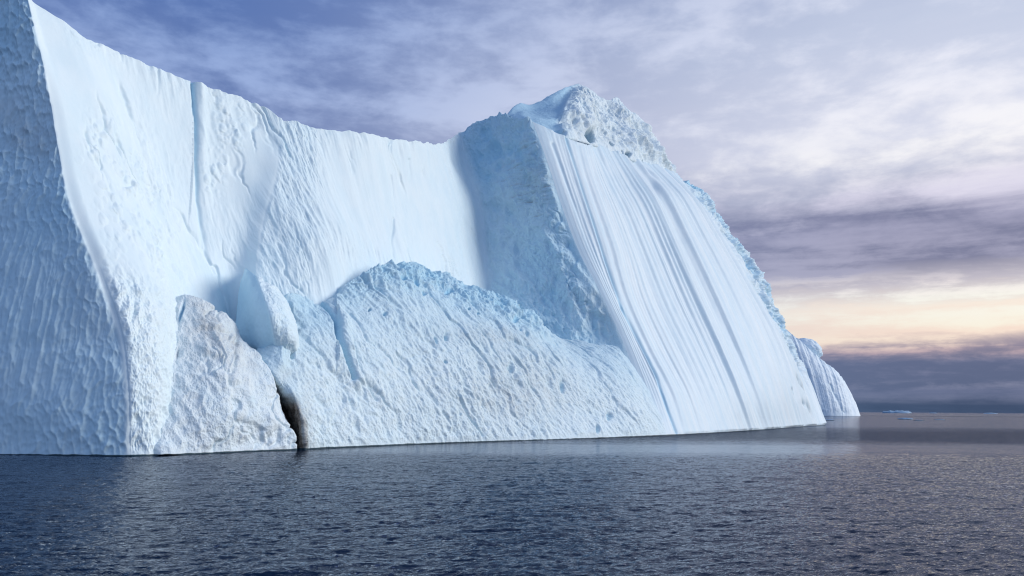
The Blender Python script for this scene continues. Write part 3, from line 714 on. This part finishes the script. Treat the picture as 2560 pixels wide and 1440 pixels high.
at7 = {'blue': .06 + .5 * np.clip(gm, 0, 1) + .15 * ss(.8, 1, Vv), 'dirt': .25 * np.clip(gm, 0, 1), 'dirt_shade': 0 * Z}
M_far = ice_material('far_ice', base=(0.80, 0.88, 0.94), bump=0.5, bscale=0.25, rough=0.5)
o = grid_mesh('far_shoulder', G2, M_far, at7, back=[(15, 0.97), (60, 0.85), (130, 0.5), (190, -4)])
o['label'] = 'low white shoulder of the iceberg far away at its right end'
# rounded knob on that shoulder
th = np.linspace(0, 2 * np.pi, 97)[:, None]; ph = np.linspace(0, np.pi, 49)[None]
c0 = P3(2014, 873, FD + 62)
kx, ky, kz = np.cos(th) * np.sin(ph), np.sin(th) * np.sin(ph), np.cos(ph) + 0 * th
sc_ = 1 + .34 * fbm(kx * 1.3 + 3, ky * 1.3, kz * 1.3, 5, .6, seed=191)
hx, hz = kx * 17.5 * sc_, kz * 13 * sc_
hz = hz - 3.2 * kx
G = np.stack([c0[0] + hx, c0[1] + ky * 20 * sc_, c0[2] + hz], -1)
at8 = {'blue': .12 + .15 * kx, 'dirt': .05 + 0 * hx, 'dirt_shade': 0 * hx}
o = grid_mesh('ice_knob', G, M_far, at8)
o['label'] = 'rounded blue-grey knob of ice overhanging the skyline'

# ------------------------------------------------------------------ small ice afloat
def lump(name, label, cat, p, sx, sy, sz, seed, mat, group=None, peaks=1.0):
    e = bpy.data.objects.new(name, None); e.location = (p[0], p[1], 0)
    n1_, n2_ = 72, 28
    th = np.linspace(0, 2 * np.pi, n1_)[:, None]; ph = np.linspace(0, 1, n2_)[None]
    r = np.cos(ph * np.pi / 2) ** .7
    a, b = np.cos(th) * r, np.sin(th) * r
    k = 1 + .35 * fbm(np.cos(th) * 1.5 + seed, np.sin(th) * 1.5 + 0 * ph, ph * 1.2 + 0 * th, 4, seed=seed)
    z = sz * (np.sin(ph * np.pi / 2) ** .8) * (1 + peaks * fbm(a * 2.6 + seed, b * 2.6, ph * 0 + .5 + 0 * th, 4, .6, seed=seed + 3)) - sz * .05
    g = np.stack([a * sx * k, b * sy * k, z], -1)
    V0 = type('o', (), {'location': (0, 0, 0)})
    S.collection.objects.link(e)
    ob = grid_mesh(name, g + np.array([p[0], p[1], 0]), mat, {'blue': .25 + 0 * z, 'dirt': 0 * z, 'dirt_shade': 0 * z}, parent=e)
    me = ob.data
    bpy.data.objects.remove(ob); bpy.data.objects.remove(e)
    ob = bpy.data.objects.new(name, me); S.collection.objects.link(ob); ob.location = (p[0], p[1], 0)
    ob['label'] = label; ob['category'] = cat
    if group: ob['group'] = group
    return ob
M_small = ice_material('floe_ice', base=(0.22, 0.32, 0.45), bump=0.4, bscale=.4)
def far_pt(px_, D): return P3(px_, 1032, D)
M_dist = ice_material('distant_ice', base=(0.34, 0.46, 0.58), blue=(.25, .42, .6), bump=0.4, bscale=.05)
lump('distant_iceberg', 'low jagged pale blue iceberg on the horizon, longest of those far off', 'iceberg', far_pt(2243, 4200), 72, 40, 13, 5, M_dist, 'icebergs on the horizon', 1.6)
lump('distant_iceberg', 'flat dark sliver of ice on the horizon near the right edge', 'iceberg', far_pt(2475, 4200), 36, 25, 4.5, 8, M_dist, 'icebergs on the horizon', 1.2)
lump('distant_iceberg', 'tiny pale speck of ice on the horizon between two longer ones', 'iceberg', far_pt(2332, 4600), 24, 16, 4, 13, M_dist, 'icebergs on the horizon', 1.2)
fl = [(2264, 1048.5, 5.0, 3, .9, 'blue-grey ice floe on pale water right of the iceberg, largest of the small floes'),
      (2073, 1051, 2.8, 2, .5, 'small dark floe close beside the right tip of the iceberg'),
      (2298, 1051.5, 3.0, 2, .35, 'thin flat floe just right of the largest floe'),
      (2350, 1050, 4, 2, .35, 'faint thin floe farthest right on the pale water')]
for i, (a, b, sx, sy, sz, lb_) in enumerate(fl):
    lump('ice_floe', lb_, 'ice floe', W(a, b), sx, sy, sz, 40 + i * 3, M_small, 'small ice floes')

# ------------------------------------------------------------------ sea
def sea():
    m = bpy.data.materials.new('sea_water'); m.use_nodes = True
    t = NT(m.node_tree); m.node_tree.nodes.clear()
    g = t.n.new('ShaderNodeTexCoord').outputs['Object']
    dist = t.vmath('LENGTH', g)
    rx = t.n.new('ShaderNodeVectorRotate'); rx.rotation_type = 'Z_AXIS'; t._in(rx, 'Vector', g); rx.inputs['Angle'].default_value = math.radians(-18)
    v = t.vmath('MULTIPLY', rx.outputs[0], (0.55, 1.0, 1.0))
    a = t.noise(v, 2.6, 5, 0.55, 0.3)
    b = t.noise(t.vmath('ADD', v, (31.0, 7.0, 0.0)), 0.75, 4, 0.5, 0.5)
    c = t.noise(v, 0.12, 3, 0.5)
    # wind lanes: calmer and rougher bands of water lying across the view
    gx, gy, gz_ = t.sep(g)
    wn = t.noise(t.vmath('MULTIPLY', g, (0.35, 1.0, 1.0)), 0.035, 7, 0.65, 0.4)
    yy = t.math('MULTIPLY', gy, t.math('ADD', 0.84, t.math('MULTIPLY', wn, 0.32)))
    lane = t.ramp(t.math('MULTIPLY', t.math('LOGARITHM', yy, 10.0), 0.25), [(q_, (v_, v_, v_, 1)) for q_, v_ in
         ((0.30, .90), (.455, .80), (.474, .60), (.487, .13), (.508, .13), (.533, .75), (.560, .75), (.600, .16), (.64, .14), (.735, .16), (.742, .6), (.755, .16), (1.0, .14))])
    lane = t.sep(lane)[0]
    farw = t.maprange(dist, 60.0, 150.0, 0.0, 1.0)
    ka = t.math('ADD', 0.15, t.math('MULTIPLY', farw, 0.25))
    kb = t.math('MULTIPLY', farw, 1.3)
    h = t.math('ADD', t.math('MULTIPLY', a, ka), t.math('ADD', t.math('MULTIPLY', b, kb), t.math('MULTIPLY', c, kb)))
    h = t.math('MULTIPLY', h, lane)
    bn = t.n.new('ShaderNodeBump'); bn.inputs['Strength'].default_value = 1.0; bn.inputs['Distance'].default_value = 1.0
    t._in(bn, 'Height', h)
    df = t.n.new('ShaderNodeBsdfDiffuse'); df.inputs['Color'].default_value = (0.004, 0.015, 0.038, 1)
    gl = t.n.new('ShaderNodeBsdfGlossy'); gl.inputs['Color'].default_value = (0.71, 0.74, 0.80, 1); gl.inputs['Roughness'].default_value = 0.08
    fr_ = t.n.new('ShaderNodeFresnel'); fr_.inputs['IOR'].default_value = 1.30
    for n_ in (df, gl, fr_): t.l.new(bn.outputs[0], n_.inputs['Normal'])
    mx_ = t.n.new('ShaderNodeMixShader'); t.l.new(fr_.outputs[0], mx_.inputs[0]); t.l.new(df.outputs[0], mx_.inputs[1]); t.l.new(gl.outputs[0], mx_.inputs[2])
    o_ = t.n.new('ShaderNodeOutputMaterial'); t.l.new(mx_.outputs[0], o_.inputs[0])
    # one sheet round the camera out to the horizon: fine rows where waves can be made out, coarse elsewhere
    fr = np.linspace(math.radians(-41), math.radians(41), 1000)
    rest = np.linspace(math.radians(41), math.radians(319), 90)[1:-1]
    th = np.r_[fr, rest]
    rr = [3.0, 6.0, 9.0]
    r = 12.0
    while r < 150:
        rr.append(r); r += max(0.085, r * 0.0032)
    rr = np.r_[rr, np.geomspace(152, 60000, 60)]
    T, Rr = np.meshgrid(th, rr, indexing='ij')
    X, Y = Rr * np.sin(T), Rr * np.cos(T)
    ca, sa = math.cos(math.radians(-14)), math.sin(math.radians(-14))
    U_, V_ = X * ca - Y * sa, X * sa + Y * ca
    o0 = X * 0
    wb = fbm(U_ * .25, V_ * .3, o0, 2, seed=201)
    hh = .050 * fbm(U_ * .55 + wb, V_ * 1.15, o0, 4, .55, seed=203, ridged=True) + .055 * fbm(U_ * .28, V_ * .42 + wb, o0, 2, .5, seed=205) + .06 * noise3(U_ * .05, V_ * .11, o0, 207)
    hh += .022 * fbm(U_ * 1.5 - wb, V_ * 2.4, o0, 3, .6, seed=209, ridged=True)
    yy = np.maximum(Y, 1) * (0.84 + 0.32 * (0.5 + 0.5 * fbm(X * .012, Y * .03, o0, 4, seed=211)))
    ln = np.interp(np.log10(yy) * .25, [.30, .455, .472, .487, .510, .522, .60], [1.0, 1.0, .8, .18, .18, .9, .7])
    hh = 1.7 * hh * ln * (1 - ss(120, 150, Rr)) * ss(3, 12, Rr) * (np.abs(T) < math.radians(42)) * (1 - ss(math.radians(38), math.radians(41), np.abs(T)))
    nt, nr = T.shape
    Vx = np.concatenate([np.stack([X, Y, hh], -1).reshape(-1, 3), [[0, 0, 0]]])
    idx = np.arange(nt * nr).reshape(nt, nr); nxt = np.roll(idx, -1, 0)
    q4 = np.stack([idx[:, :-1], idx[:, 1:], nxt[:, 1:], nxt[:, :-1]], -1).reshape(-1, 4)
    t3 = np.stack([np.full(nt, nt * nr), idx[:, 0], nxt[:, 0]], -1)
    me = bpy.data.meshes.new('sea')
    me.vertices.add(len(Vx)); me.vertices.foreach_set('co', Vx.astype(np.float32).ravel())
    lv = np.r_[q4.ravel(), t3.ravel()].astype(np.int32)
    me.loops.add(len(lv)); me.loops.foreach_set('vertex_index', lv)
    ls = np.r_[np.arange(0, q4.size, 4), q4.size + np.arange(0, t3.size, 3)].astype(np.int32)
    me.polygons.add(len(ls)); me.polygons.foreach_set('loop_start', ls)
    me.polygons.foreach_set('use_smooth', np.ones(len(ls), bool))
    me.update(calc_edges=True); me.validate()
    me.flip_normals()
    me.materials.append(m)
    ob = bpy.data.objects.new('sea', me); S.collection.objects.link(ob); ob['kind'] = 'structure'
sea()
